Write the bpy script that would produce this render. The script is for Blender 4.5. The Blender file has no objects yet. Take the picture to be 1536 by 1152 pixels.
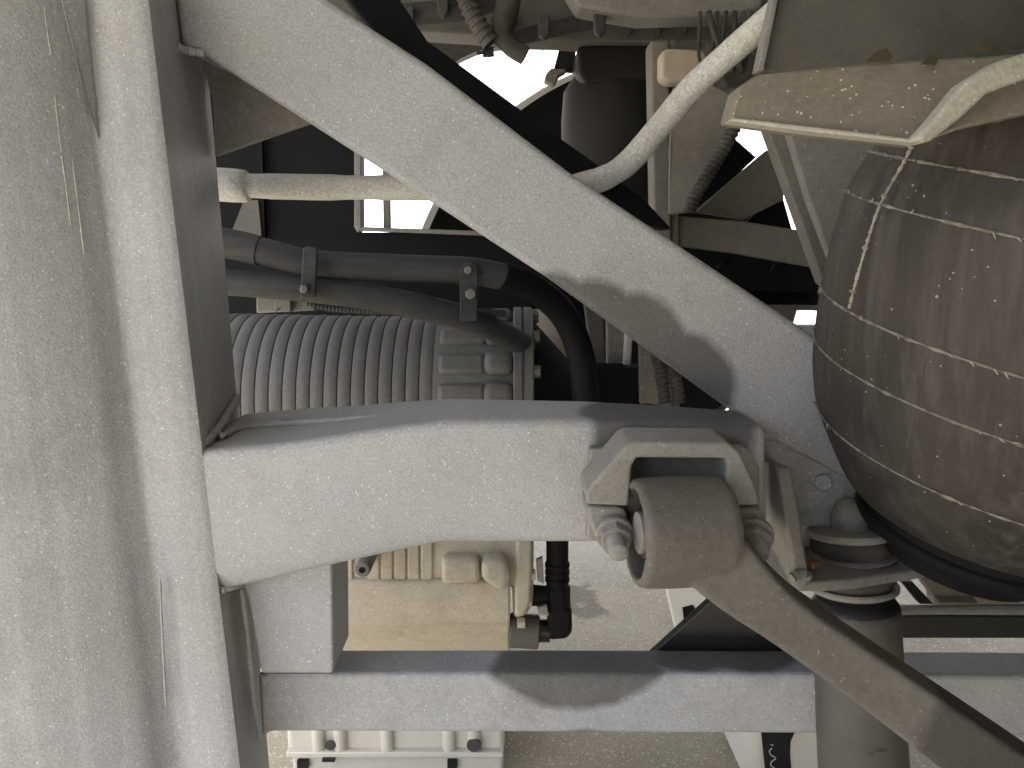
import bpy, bmesh, math, random
from mathutils import Vector, Matrix
R = math.radians
random.seed(7)
scn = bpy.context.scene
C = scn.collection

# ------------------------------------------------------------------ camera, light, exposure
CZ, PITCH, F = 0.75, R(10), 1109.0
cam = bpy.data.objects.new('camera', bpy.data.cameras.new('camera')); C.objects.link(cam)
cam.location = (0, 0, CZ); cam.rotation_euler = (R(90) - PITCH, 0, 0)
cam.data.sensor_width = 36; cam.data.lens = 36 * F / 1536
cam.data.clip_start = 0.01; cam.data.clip_end = 500
scn.camera = cam
SUN_EL, SUN_AZ = R(60), R(30)      # behind the camera, off to its left
w = bpy.data.worlds.new('World'); scn.world = w; w.use_nodes = True
nt = w.node_tree
sky = nt.nodes.new('ShaderNodeTexSky'); sky.sky_type = 'NISHITA'; sky.sun_disc = False
sky.sun_elevation = SUN_EL; sky.sun_rotation = R(180) + SUN_AZ; sky.dust_density = 3.0
nt.links.new(sky.outputs[0], nt.nodes['Background'].inputs[0])
nt.nodes['Background'].inputs[1].default_value = 0.09
sun = bpy.data.objects.new('sun', bpy.data.lights.new('sun', 'SUN')); C.objects.link(sun)
sun.data.energy = 5.0; sun.data.angle = R(0.5); sun.data.color = (1, .965, .92)
sdir = Vector((math.sin(SUN_AZ) * math.cos(SUN_EL), math.cos(SUN_AZ) * math.cos(SUN_EL), -math.sin(SUN_EL)))
sun.rotation_euler = sdir.to_track_quat('-Z', 'Y').to_euler(); sun.location = (-2, -4, 6)
vs = scn.view_settings
vs.view_transform = 'Standard'; vs.look = 'None'; vs.gamma = 1; vs.exposure = 2.42
scn.cycles.max_bounces = 8; scn.cycles.diffuse_bounces = 6

# ------------------------------------------------------------------ helpers
cp, sp_ = math.cos(PITCH), math.sin(PITCH)
def at(px, py, Y):
    u = (px - 768) / F; v = -(py - 576) / F
    t = Y / (cp + v * sp_)
    return Vector((u * t, Y, CZ + (-sp_ + v * cp) * t))
def pxm(n, Y): return n * Y / F           # pixels -> metres at depth Y

def link(o, parent):
    C.objects.link(o)
    if parent: o.parent = parent
    return o
def thing(name, label, cat, loc=(0, 0, 0), group=None):
    o = bpy.data.objects.new(name, None); C.objects.link(o)
    o.location = loc; o.empty_display_size = .02
    o['label'] = label; o['category'] = cat
    if group: o['group'] = group
    return o
def wloc(o):
    v = Vector((0, 0, 0))
    while o: v += Vector(o.location); o = o.parent
    return v
def obj(name, bm, m, parent=None, bevel=0, seg=2, smooth=35, label=None, cat=None, kind=None, group=None, subs=0):
    off = wloc(parent) if parent else Vector((0, 0, 0))
    bmesh.ops.recalc_face_normals(bm, faces=bm.faces)
    if parent: bmesh.ops.translate(bm, vec=-off, verts=bm.verts)
    me = bpy.data.meshes.new(name); bm.to_mesh(me); bm.free()
    o = bpy.data.objects.new(name, me); me.materials.append(m)
    link(o, parent)
    for p in me.polygons: p.use_smooth = True
    me.set_sharp_from_angle(angle=R(smooth))
    if bevel:
        b = o.modifiers.new('bevel', 'BEVEL'); b.width = bevel; b.segments = seg
        b.limit_method = 'ANGLE'; b.angle_limit = R(48 if smooth > 70 else 32); b.harden_normals = False
    if label: o['label'] = label
    if cat: o['category'] = cat
    if kind: o['kind'] = kind
    if group: o['group'] = group
    return o

def slab_bm(poly, Y, depth, bm=None):
    """polygon traced in a frontal plane at depth Y (number, or one per corner), given thickness away from the camera"""
    bm = bm or bmesh.new(); n = len(poly)
    Ys = Y if isinstance(Y, (list, tuple)) else [Y] * n
    Ds = depth if isinstance(depth, (list, tuple)) else [depth] * n
    fr = [bm.verts.new(at(x, y, Ys[i])) for i, (x, y) in enumerate(poly)]
    bk = [bm.verts.new(f.co + Vector((0, Ds[i], 0))) for i, f in enumerate(fr)]
    bm.faces.new(fr); bm.faces.new(bk[::-1])
    for i in range(n): bm.faces.new((fr[i], bk[i], bk[(i + 1) % n], fr[(i + 1) % n]))
    return bm
def box_bm(c, s, rot=None, bm=None):
    bm = bm or bmesh.new()
    r = bmesh.ops.create_cube(bm, size=1)
    M = Matrix.Translation(Vector(c)) @ (rot.to_4x4() if rot else Matrix.Identity(4)) @ Matrix.Diagonal((*s, 1))
    bmesh.ops.transform(bm, matrix=M, verts=r['verts'])
    return bm
def smooth_path(pts, k=8):
    """Catmull-Rom through points (Vectors) -> dense list"""
    P = [Vector(p) for p in pts]; out = []
    P = [P[0] * 2 - P[1]] + P + [P[-1] * 2 - P[-2]]
    for i in range(1, len(P) - 2):
        for j in range(k):
            t = j / k; a, b, c, d = P[i - 1], P[i], P[i + 1], P[i + 2]
            out.append(.5 * ((2 * b) + (c - a) * t + (2 * a - 5 * b + 4 * c - d) * t * t + (3 * b - a - 3 * c + d) * t ** 3))
    out.append(P[-2]); return out
def tube_bm(pts, r, seg=14, cap=True, bm=None, rfun=None):
    bm = bm or bmesh.new(); n = len(pts); rings = []
    prev = None
    for i, p in enumerate(pts):
        T = (pts[min(i + 1, n - 1)] - pts[max(i - 1, 0)]).normalized()
        if prev is None:
            a = Vector((0, 0, 1)) if abs(T.z) < .9 else Vector((0, 1, 0))
            prev = T.cross(a).normalized()
        prev = (prev - T * prev.dot(T)).normalized(); b = T.cross(prev)
        rr = (rfun(i, n) if rfun else 1) * (r[i] if isinstance(r, list) else r)
        rings.append([bm.verts.new(p + (prev * math.cos(2 * math.pi * k / seg) + b * math.sin(2 * math.pi * k / seg)) * rr) for k in range(seg)])
    for a, b in zip(rings, rings[1:]):
        for k in range(seg): bm.faces.new((a[k], a[(k + 1) % seg], b[(k + 1) % seg], b[k]))
    if cap: bm.faces.new(rings[0][::-1]); bm.faces.new(rings[-1])
    return bm
def lathe_bm(o, n, prof, seg=48, arc=(0, 2 * math.pi), cap=True, bm=None, wob=None):
    """profile of (height along n, radius) turned about the axis through o"""
    bm = bm or bmesh.new(); n = Vector(n).normalized(); o = Vector(o)
    a = Vector((0, 1, 0)) if abs(n.y) < .9 else Vector((1, 0, 0))
    e1 = n.cross(a).normalized(); e2 = n.cross(e1); full = abs(arc[1] - arc[0] - 2 * math.pi) < 1e-6
    m = seg if full else seg + 1; rings = []
    for h, r in prof:
        ring = []
        for k in range(m):
            t = arc[0] + (arc[1] - arc[0]) * k / seg
            rr = r + (wob(t, h) if wob else 0)
            ring.append(bm.verts.new(o + n * h + (e1 * math.cos(t) + e2 * math.sin(t)) * rr))
        rings.append(ring)
    for A, B in zip(rings, rings[1:]):
        for k in range(m if full else m - 1): bm.faces.new((A[k], A[(k + 1) % m], B[(k + 1) % m], B[k]))
    if cap and full: bm.faces.new(rings[0][::-1]); bm.faces.new(rings[-1])
    return bm
def cyl_bm(a, b, r, seg=20, r2=None, bm=None):
    a, b = Vector(a), Vector(b); L = (b - a).length
    return lathe_bm(a, b - a, [(0, r), (L, r if r2 is None else r2)], seg, bm=bm)
def corr_tube(name, pts, r, pitch, m, parent=None, **k):
    L = 0; dense = [pts[0]]
    step = pitch / 4; acc = 0
    for a, b in zip(pts, pts[1:]):
        d = (b - a).length; s = step - acc
        while s <= d: dense.append(a + (b - a) * (s / d)); s += step
        acc = d - (s - step)
    rf = lambda i, n: (1.0, 1.0, .84, .84)[i % 4]
    return obj(name, tube_bm(dense, r, 12, rfun=rf), m, parent, smooth=25, **k)
def bead(name, pts, r, m, parent, amp=.3):
    ph = [random.uniform(.75, 1.25) for _ in range(400)]
    return obj(name, tube_bm(smooth_path(pts, 14), r, 8, rfun=lambda i, n: ph[i % 400] * (.35 if i in (0, n - 1) else 1)), m, parent, smooth=80)

# ------------------------------------------------------------------ materials
def mat(name, col, rough=.6, metal=0, var=.15, vscale=8, speck=0, spcol=None, spscale=620, bump=.2, bscale=500,
        bump2=0, b2scale=40, dark_patches=None, patch_col=.45, wamp=.010, wscale=38, soft=.004, dust=0, dustcol=(.3, .27, .22), grime=0, streak=0, stretch=None, spec=.35):
    m = bpy.data.materials.new(name); m.use_nodes = True; t = m.node_tree; N, L = t.nodes, t.links
    b = N['Principled BSDF']; b.inputs['Metallic'].default_value = metal; b.inputs['Roughness'].default_value = rough
    b.inputs['Specular IOR Level'].default_value = spec
    tc = N.new('ShaderNodeTexCoord'); vec = tc.outputs['Object']
    def noise(scale, detail=4, src=None, rough_=.6):
        n = N.new('ShaderNodeTexNoise'); n.inputs['Scale'].default_value = scale
        n.inputs['Detail'].default_value = detail; n.inputs['Roughness'].default_value = rough_
        L.new(src or vec, n.inputs['Vector']); return n.outputs['Fac']
    def ramp(src, a, bb, c0=0, c1=1):
        r = N.new('ShaderNodeMapRange'); r.inputs[1].default_value = a; r.inputs[2].default_value = bb
        r.inputs[3].default_value = c0; r.inputs[4].default_value = c1; L.new(src, r.inputs[0]); return r.outputs[0]
    def math_(op, a, bb=None):
        n = N.new('ShaderNodeMath'); n.operation = op
        for i, x in enumerate((a, bb)):
            if x is None: continue
            if isinstance(x, (int, float)): n.inputs[i].default_value = x
            else: L.new(x, n.inputs[i])
        return n.outputs[0]
    def mix(fac, A, B, mode='MIX'):
        n = N.new('ShaderNodeMix'); n.data_type = 'RGBA'; n.blend_type = mode
        for i, x in ((0, fac), (6, A), (7, B)):
            if isinstance(x, (int, float)): n.inputs[i].default_value = x
            elif isinstance(x, tuple): n.inputs[i].default_value = (*x, 1)
            else: L.new(x, n.inputs[i])
        return n.outputs[2]
    base = tuple(col)
    c = mix(ramp(noise(vscale, 6), .3, .7), tuple(x * (1 - var) for x in base), tuple(min(1, x * (1 + var)) for x in base))
    c = mix(ramp(noise(vscale * 14, 3), .35, .65), c, mix(1.0, c, (1 - var * .5,) * 3, 'MULTIPLY'))
    if speck:
        # faint warm and cool drift of the paint
        c = mix(1.0, c, mix(ramp(noise(5, 3), .38, .62), (1.02, 1.0, .98), (.985, 1.0, 1.01)), 'MULTIPLY')
    if streak:
        mp = N.new('ShaderNodeMapping'); mp.inputs['Scale'].default_value = stretch or (1, 1, .06); L.new(vec, mp.inputs[0])
        s = ramp(noise(90, 4, mp.outputs[0]), .45, .75)
        c = mix(math_('MULTIPLY', s, streak), c, tuple(min(1, x * 2.2 + .03) for x in base))
    if grime:
        c = mix(math_('MULTIPLY', ramp(noise(7, 9, rough_=.72), .5, .68), grime), c, mix(1.0, c, (.72, .70, .67), 'MULTIPLY'))
        c = mix(math_('MULTIPLY', ramp(noise(160, 5, rough_=.75), .56, .72), grime), c, mix(1.0, c, (.72, .7, .66), 'MULTIPLY'))
    if dust:
        d = ramp(noise(18, 5), .42, .68)
        c = mix(math_('MULTIPLY', d, dust), c, dustcol)
    if speck:
        # fine mottle plus scattered light grains
        c = mix(ramp(noise(bscale * .9, 2), .3, .7), mix(1.0, c, (1 - .38 * min(1, speck * 10),) * 3, 'MULTIPLY'), c)
        v = N.new('ShaderNodeTexVoronoi'); v.inputs['Scale'].default_value = spscale; L.new(vec, v.inputs['Vector'])
        sep = N.new('ShaderNodeSeparateColor'); L.new(v.outputs['Color'], sep.inputs[0])
        spcol = spcol or tuple(min(.8, x * 1.4 + .01) for x in base)
        pick = math_('GREATER_THAN', sep.outputs[0], 1 - speck)
        near = math_('LESS_THAN', v.outputs['Distance'], math_('MULTIPLY', sep.outputs[1], .55))
        c = mix(math_('MULTIPLY', math_('MULTIPLY', pick, near), .8), c, spcol)
    rough_out = None
    if dark_patches:
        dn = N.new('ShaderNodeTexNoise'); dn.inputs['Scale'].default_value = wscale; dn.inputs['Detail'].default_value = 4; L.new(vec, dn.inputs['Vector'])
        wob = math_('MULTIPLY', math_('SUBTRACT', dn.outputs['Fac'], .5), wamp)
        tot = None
        for (p, r) in dark_patches:
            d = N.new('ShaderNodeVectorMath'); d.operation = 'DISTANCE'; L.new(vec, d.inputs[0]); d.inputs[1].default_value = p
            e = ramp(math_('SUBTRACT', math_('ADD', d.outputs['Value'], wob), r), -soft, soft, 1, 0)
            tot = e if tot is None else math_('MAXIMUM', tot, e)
        c = mix(tot, c, mix(1.0, c, (patch_col, patch_col * .98, patch_col * .95), 'MULTIPLY'))
    L.new(c, b.inputs['Base Color'])
    if bump:
        bp = N.new('ShaderNodeBump'); bp.inputs['Strength'].default_value = bump; bp.inputs['Distance'].default_value = .001
        L.new(noise(bscale, 3), bp.inputs['Height']); last = bp.outputs[0]
        if bump2:
            b2 = N.new('ShaderNodeBump'); b2.inputs['Strength'].default_value = bump2; b2.inputs['Distance'].default_value = .004
            L.new(noise(b2scale, 4), b2.inputs['Height']); L.new(last, b2.inputs['Normal']); last = b2.outputs[0]
        L.new(last, b.inputs['Normal'])
    return m

FRAME_LOC = at(380, 1115, .575)
loc = lambda px, py, Y: tuple(at(px, py, Y) - FRAME_LOC)
G = (.365, .378, .40)
M = {}
M['paint_col'] = mat('grey_column_paint', G, .55, grime=.5, speck=.07, bump=.55, bscale=620, bump2=.05, b2scale=60, var=.1, streak=.12, stretch=(1, 1, .03))
M['paint'] = mat('grey_frame_paint', G, .55, grime=.55, speck=.06, bump=.6, bscale=560, bump2=.08, b2scale=60, var=.08)
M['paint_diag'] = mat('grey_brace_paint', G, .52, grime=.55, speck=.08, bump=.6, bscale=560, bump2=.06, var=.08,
    dark_patches=[(loc(828, 478, .585), pxm(70, .585)), (loc(880, 505, .585), pxm(86, .585)), (loc(945, 532, .585), pxm(92, .585)), (loc(1012, 585, .585), pxm(90, .585))], patch_col=.33)  # overlapping darker patches with wavy edges along the brace
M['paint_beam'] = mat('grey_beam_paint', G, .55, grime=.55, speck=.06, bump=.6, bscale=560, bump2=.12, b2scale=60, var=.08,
    dark_patches=[(loc(965, 640, .55), pxm(100, .55)), (loc(1060, 640, .55), pxm(80, .55))], patch_col=.33)  # darker patch across the top of the beam, above the bracket
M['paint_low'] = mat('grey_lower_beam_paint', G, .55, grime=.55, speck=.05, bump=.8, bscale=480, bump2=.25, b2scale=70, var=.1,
    dark_patches=[(loc(868, 905, .5765), pxm(188, .5765)), (loc(880, 1185, .5765), pxm(110, .5765)), (loc(1020, 972, .63), .05), (loc(1110, 972, .63), .05)], patch_col=.36)  # darker rounded patches on the front and top of the lower beam
M['dull'] = mat('dusty_grey_steel', (.24, .235, .225), .7, grime=.7, speck=.05, bump=.4, bscale=300, var=.15)
M['rod'] = mat('dusty_brown_casting', (.13, .123, .112), .75, grime=.7, speck=.05, bump=.45, bscale=260, bump2=.2, b2scale=50, var=.18, dust=.4, dustcol=(.17, .158, .135),
    dark_patches=[(tuple(at(1500, 1140, .40) - at(1400, 1088, .41)), pxm(150, .40))], patch_col=.45)  # stained, darker lower end of the rod
M['shock'] = mat('grey_shock_body', (.08, .077, .07), .5, grime=.7, speck=.03, bump=.1, var=.1, dust=.4, dustcol=(.11, .104, .09))
M['rubber'] = mat('dusty_black_rubber', (.055, .052, .048), .75, speck=.03, bump=.3, bscale=250, var=.25, dust=.5, dustcol=(.13, .122, .11))
M['bag'] = mat('brown_dusty_rubber', (.034, .0305, .027), .68, grime=.6, speck=.014, spcol=(.28, .265, .23), spscale=560, bump=.25, bscale=300, bump2=.15, b2scale=30, var=.3, vscale=14, dust=.45, dustcol=(.052, .046, .039), streak=.6)
M['flash'] = mat('pale_rubber_seam', (.3, .28, .25), .8, bump=.4, var=.3, vscale=60)
M['seamd'] = mat('dark_rubber_seam', (.2, .188, .165), .8, bump=.4, var=.65, vscale=120)
M['oldrubber'] = mat('old_black_rubber', (.022, .021, .02), .7, bump=.3, bscale=200, var=.3, spec=.2)
M['edge'] = mat('pale_dusty_edge', (.4, .385, .35), .75, grime=.6, speck=.06, bump=.5, bscale=400, var=.15)
M['black'] = mat('black_rubber', (.009, .009, .009), .7, spec=.15, bump=.2, var=.3)
M['blackpaint'] = mat('black_painted_steel', (.02, .02, .019), .4, bump=.3, bscale=250, bump2=.2, var=.3)
M['motor'] = mat('grey_cast_aluminium', (.15, .147, .14), .65, grime=.7, speck=.04, bump=.35, bscale=350, var=.12)
M['sump'] = mat('beige_dusty_aluminium', (.50, .455, .37), .65, grime=.7, speck=.04, bump=.3, bscale=350, var=.12)
M['hose'] = mat('dusty_grey_hose', (.052, .053, .054), .8, speck=.04, bump=.4, bscale=400, var=.2, streak=.25, stretch=(.1, 1, 1))
M['pipe'] = mat('pale_dusty_pipe', (.64, .64, .63), .75, grime=.7, speck=.1, bump=.5, bscale=500, var=.1)
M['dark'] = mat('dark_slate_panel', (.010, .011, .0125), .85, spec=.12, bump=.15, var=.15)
M['panel'] = mat('grey_brown_panel', (.10, .096, .088), .7, speck=.03, bump=.3, var=.2, dust=.4, dustcol=(.14, .13, .11))
M['sheet'] = mat('grey_brown_sheet', (.2, .19, .168), .75, speck=.03, grime=.7, bump=.4, bscale=120, bump2=.5, b2scale=25, var=.2)
M['dusty'] = mat('tan_dusty_plate', (.2, .18, .15), .8, speck=.05, spcol=(.6, .57, .5), spscale=620, bump=.5, bscale=240, var=.15)
M['white'] = mat('white_paint', (.78, .78, .76), .35, bump=.05, var=.03)
M['whitep'] = mat('white_plastic', (.58, .55, .48), .5, bump=.15, var=.08)
M['foam'] = mat('beige_foam', (.42, .37, .3), .85, bump=.4, var=.15)
M['label'] = mat('black_label', (.015, .015, .015), .4, bump=0, var=.1)
M['leaf'] = mat('dry_leaf', (.12, .1, .06), .8, var=.3)
M['rust'] = mat('rusty_steel', (.2, .1, .055), .8, bump=.5, var=.4, vscale=40)
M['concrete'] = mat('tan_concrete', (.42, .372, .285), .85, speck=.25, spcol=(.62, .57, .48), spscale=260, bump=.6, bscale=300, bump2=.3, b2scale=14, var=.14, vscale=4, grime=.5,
    dark_patches=[(tuple(at(880, 915, .75 / math.tan(R(10) + math.atan((915 - 576) / F)))), .045), (tuple(at(862, 890, .75 / math.tan(R(10) + math.atan((890 - 576) / F)))), .05)], patch_col=.5, wamp=.16, wscale=22, soft=.012)  # stained spots on the concrete

# ------------------------------------------------------------------ setting
def plane(name, x0, x1, y0, y1, z, m, kind='structure'):
    bm = bmesh.new(); bm.faces.new([bm.verts.new(p) for p in ((x0, y0, z), (x1, y0, z), (x1, y1, z), (x0, y1, z))])
    o = obj(name, bm, m); o['kind'] = kind; return o
plane('ground', -40, 40, -40, 60, 0, M['concrete'])

M['bounce_grey'] = mat('grey_bounce_underside', (.45, .45, .445), .8, bump=.3, bscale=90, var=.12)  # underside grey raised to bounce fill light onto the parts below
fl = thing('vehicle_floor', 'grey underside of the vehicle body above all the beams, plus added light-blocking panels', 'underbody', (0, .8, 1.2))
obj('floor_panel', box_bm((.86, .575, 1.27), (3.28, 2.25, .1)), M['bounce_grey'], fl)  # left end cut short to let bounced sunlight in
obj('shell_blocker', box_bm((.86, .575, 1.6), (3.28, 2.25, .5)), M['white'], fl)  # unseen block added to cut sunlight bouncing in from the far side
# unseen body side with an arch opening, added to shape the incoming light
obj('skirt_blocker', box_bm((.86, -.58, 1.275), (3.28, .05, .33)), M['bounce_grey'], fl)
obj('skirt_blocker', box_bm((1.125, -.58, .65), (2.75, .05, .86)), M['bounce_grey'], fl)
obj('side_blocker', box_bm((.9, .7, .72), (.05, 1.9, .99)), M['dark'], fl)  # unseen wall added to keep light off the right side

# ------------------------------------------------------------------ chassis frame
fr = thing('chassis_frame', 'grey speckled welded steel frame with upright column, diagonal brace and crossbeams', 'chassis frame', FRAME_LOC)
# column: open profile swept down
prof = [(-420, -300, .435), (-230, -110, .455), (-60, 70, .478), (50, 205, .503), (98, 252, .5185), (118, 276, .5245), (150, 300, .522), (205, 346, .520), (219, 361, .5235), (226, 366, .532), (300, 404, .668)]
bm = bmesh.new(); cols = []
pts_t = smooth_path([at(a, -30, Y) for a, b, Y in prof[:7]], 5) + [at(a, -30, Y) for a, b, Y in prof[7:]]
pts_b = smooth_path([at(b + 3, 1185, Y) for a, b, Y in prof[:7]], 5) + [at(b + 3, 1185, Y) for a, b, Y in prof[7:]]
NS = 24
for i in range(NS + 1):
    cols.append([bm.verts.new(a.lerp(b, i / NS)) for a, b in zip(pts_t, pts_b)])
for a, b in zip(cols, cols[1:]):
    for k in range(len(a) - 1): bm.faces.new((a[k], a[k + 1], b[k + 1], b[k]))
bk = []
for row in cols:
    bk.append([bm.verts.new(v.co + (Vector((0, .012, 0)) if k < len(row) - 4 else Vector((-.012, .004 if k < len(row) - 1 else 0, 0)))) for k, v in enumerate(row)])
for a, b in zip(bk, bk[1:]):
    for k in range(len(a) - 1): bm.faces.new((a[k], b[k], b[k + 1], a[k + 1]))
for k in (0, -1):
    for i in range(NS): bm.faces.new((cols[i][k], cols[i + 1][k], bk[i + 1][k], bk[i][k]))
obj('column', bm, M['paint_col'], fr, smooth=50)
def on_column(px, py):
    f_ = (py + 30) / 1215; row = [a.lerp(b, f_) for a, b in zip(pts_t, pts_b)]
    pr = lambda p: 768 + F * p.x / (p.y * cp - (p.z - CZ) * sp_)
    for a, b in zip(row, row[1:]):
        xa_, xb_ = pr(a), pr(b)
        if xa_ <= px <= xb_: return a.lerp(b, (px - xa_) / (xb_ - xa_)) + Vector((.0002, -.0002, 0))
    return row[-1]
M['scratch'] = mat('bare_metal_scratch', (.62, .6, .5), .6, bump=0, var=.2)
for pts_ in ([(66, 2), (70, 30), (76, 62)], [(82, 118), (86, 150), (92, 190)], [(92, 196), (97, 225), (102, 262), (106, 290)], [(116, 108), (119, 118)], [(108, 200), (126, 330)]):
    dn_ = smooth_path([on_column(*q) for q in pts_], 10)
    obj('scratch', tube_bm(dn_, .00032, 5, rfun=lambda i, n: random.uniform(.3, 1.3)), M['scratch'], fr)
obj('folded_flange', slab_bm([(86, -20), (124, -20), (147, 208), (128, 150)], [.5065, .5165, .5225, .5135], .004), M['paint_col'], fr, bevel=.0008)
bead('weld_bead', [at(240, 868, .517), at(244, 960, .517), at(249, 1060, .517)], .0009, M['paint'], fr)

# (x, top y, knee y, bottom y, depth of the bottom edge, thickness on top, thickness below)
ST = [(262, 680, 862, 902, .532, .14, .05), (345, 673, 856, 884, .532, .14, .05), (400, 668, 846, 872, .532, .14, .05), (490, 656, 826, 851, .532, .12, .05), (575, 643, 808, 833, .531, .105, .06),
      (660, 632, 796, 815, .532, .09, .07), (880, 630, 800, 815, .528, .075, .06), (1000, 634, 800, 815, .528, .07, .06), (1150, 641, 800, 815, .528, .062, .05)]
bm = bmesh.new(); rings = []
for x, yt, ym, yb, Yb_, dt, db in ST:
    a, b, c_ = at(x, yt, .5235), at(x, ym, .5235), at(x, yb, Yb_)
    rings.append([bm.verts.new(p) for p in (a, a.lerp(b, .5), b, c_, c_ + Vector((0, db, 0)), a + Vector((0, dt, 0)))])
for a, b in zip(rings, rings[1:]):
    for q in range(6): bm.faces.new((a[q], a[(q + 1) % 6], b[(q + 1) % 6], b[q]))
bm.faces.new(rings[0][::-1]); bm.faces.new(rings[-1])
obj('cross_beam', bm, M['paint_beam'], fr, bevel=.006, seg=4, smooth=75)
bead('weld_bead', [at(330, 655, .55), at(370, 640, .59), at(470, 633, .585), at(600, 626, .575), at(640, 634, .55)], .0028, M['paint_beam'], fr)
bead('weld_bead', [at(306, 668, .532), at(330, 640, .57), at(345, 615, .62), at(356, 596, .66)], .0035, M['paint'], fr)

bead('weld_bead', [at(400, 1011, .5762), at(450, 1011.5, .5762), at(496, 1011, .5762)], .0012, M['paint'], fr)
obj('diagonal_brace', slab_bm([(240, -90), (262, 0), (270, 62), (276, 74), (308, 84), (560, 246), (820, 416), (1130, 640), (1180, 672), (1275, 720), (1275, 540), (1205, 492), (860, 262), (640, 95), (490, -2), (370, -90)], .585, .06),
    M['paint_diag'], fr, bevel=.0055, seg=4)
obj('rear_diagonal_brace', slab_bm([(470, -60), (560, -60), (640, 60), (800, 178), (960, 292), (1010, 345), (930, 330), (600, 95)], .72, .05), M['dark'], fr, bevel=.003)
obj('corner_gusset', slab_bm([(296, 70), (330, 60), (500, 160), (480, 180), (440, 192), (395, 208), (335, 229), (322, 234), (318, 150)], .655, .008), M['dull'], fr, bevel=.001)
bead('weld_bead', [at(266, 70, .58), at(285, 77, .583), at(308, 80, .584)], .003, M['paint'], fr)

obj('lower_post', slab_bm([(350, 835), (498, 828), (500, 1011), (391, 1011), (372, 900)], .557, .060), M['paint'], fr, bevel=.0025, seg=3)
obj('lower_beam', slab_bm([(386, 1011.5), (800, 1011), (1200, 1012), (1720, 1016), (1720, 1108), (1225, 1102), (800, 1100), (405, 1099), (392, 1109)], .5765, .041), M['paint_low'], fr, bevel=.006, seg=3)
bead('weld_bead', [at(362, 880, .557), at(371, 950, .557), at(380, 1040, .56), at(390, 1108, .572)], .0022, M['paint'], fr)
bead('weld_bead', [at(330, 886, .528), at(345, 880, .535), at(362, 876, .555)], .003, M['paint'], fr)
obj('lower_gusset', slab_bm([(975, 985), (1064, 904), (1140, 850), (1260, 930), (1260, 1010)], .625, .01), M['blackpaint'], fr, bevel=.001)
M['paint_lumpy'] = mat('lumpy_frame_paint', G, .5, grime=.6, speck=.06, bump=.8, bscale=300, bump2=1.0, b2scale=45, var=.1)
obj('side_plate', slab_bm([(1100, 618), (1300, 636), (1330, 760), (1310, 880), (1180, 890), (1120, 850)], .596, .02), M['paint_lumpy'], fr, bevel=.003)
obj('boss', cyl_bm(at(1235, 724, .597), at(1235, 724, .592), .0075, 18), M['paint'], fr, bevel=.0015)
bead('weld_bead', [at(1120, 640, .57), at(1150, 652, .585), at(1200, 650, .592), at(1260, 672, .594)], .0035, M['paint'], fr)

# ------------------------------------------------------------------ rod bracket with bolts
rb = thing('rod_bracket', 'grey cast bracket with chamfered shoulders bolted to the crossbeam', 'bracket', at(1010, 835, .50))
obj('mounting_plate', slab_bm([(884, 674), (1120, 672), (1140, 700), (1140, 812), (880, 812)], .512, .012), M['dull'], rb, bevel=.002)
obj('yoke', slab_bm([(949, 663), (1092, 664), (1110, 678), (1132, 726), (1142, 758), (1092, 760), (1086, 740), (1091, 698), (1088, 688), (955, 687), (948, 700), (943, 760), (880, 757), (879, 738), (884, 731), (938, 669)], .470, .043),
    M['dull'], rb, bevel=.0022, seg=3)
obj('lug', slab_bm([(880, 759), (932, 761), (942, 770), (944, 815), (938, 838), (912, 836), (893, 806), (882, 780)], .474, .04), M['dull'], rb, bevel=.004, seg=3)
obj('lug', slab_bm([(1090, 762), (1135, 762), (1149, 772), (1150, 800), (1143, 822), (1118, 822), (1098, 812)], .474, .04), M['dull'], rb, bevel=.004, seg=3)
for bx, by, ex, ey in ((921, 797, 929, 831), (1131, 800, 1139, 834)):
    a = at(bx, by, .474); b = at(ex, ey, .448); d = (b - a).normalized()
    Lb = (b - a).length
    bo = obj('bolt', lathe_bm(a, d, [(-.005, .0062)] + [q for k in range(int(Lb / .0016)) for q in ((k * .0016, .0064), (k * .0016 + .0008, .0056))] + [(Lb - .001, .0062), (Lb, .0048)], 24), M['dull'], rb, smooth=50)
    obj('washer', cyl_bm(a, a + d * .005, .0128, 28), M['dull'], bo, bevel=.0008)
    obj('nut', cyl_bm(a + d * .004, a + d * .012, .0108, 6), M['dull'], bo, bevel=.0006)

# ------------------------------------------------------------------ radius rod
rc = at(1022, 795, .462); xl = at(948, 795, .462).x; xr = at(1090, 795, .462).x
rr = thing('radius_rod', 'dusty brown suspension rod with a round bushed eye held in the cast bracket', 'suspension rod', at(1400, 1088, .41))
ro = .0352
bm = lathe_bm((xl, rc.y - .005, rc.z), (1, .09, 0), [(.004, .0285), (0, .0292), (-.0005, .0305), (.001, .0335), (.004, ro), (.02, ro + .0008), (xr - xl - .006, ro + .0003), (xr - xl - .001, ro - .002), (xr - xl, .03), (xr - xl - .004, .0268)], 64, cap=False)
k = lathe_bm((xl, rc.y - .005, rc.z), (1, .09, 0), [(.004, .0285), (xr - xl - .004, .0268)], 64, cap=False, bm=bm)
bmesh.ops.remove_doubles(bm, verts=bm.verts, dist=1e-5); eye_bm = bm
bu = obj('bush', lathe_bm((xl, rc.y - .005, rc.z), (1, .09, 0), [(.013, .0286), (.010, .024), (.014, .019), (.006, .0165), (.006, .006), (.05, .006), (.05, .0266)], 48, cap=True), M['blackpaint'], rr, smooth=40)
obj('bush_sleeve', lathe_bm((xl, rc.y - .005, rc.z), (1, .09, 0), [(.003, .009), (.003, .0135), (.012, .0135), (.01, .009)], 32, cap=True), M['dull'], bu)
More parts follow.
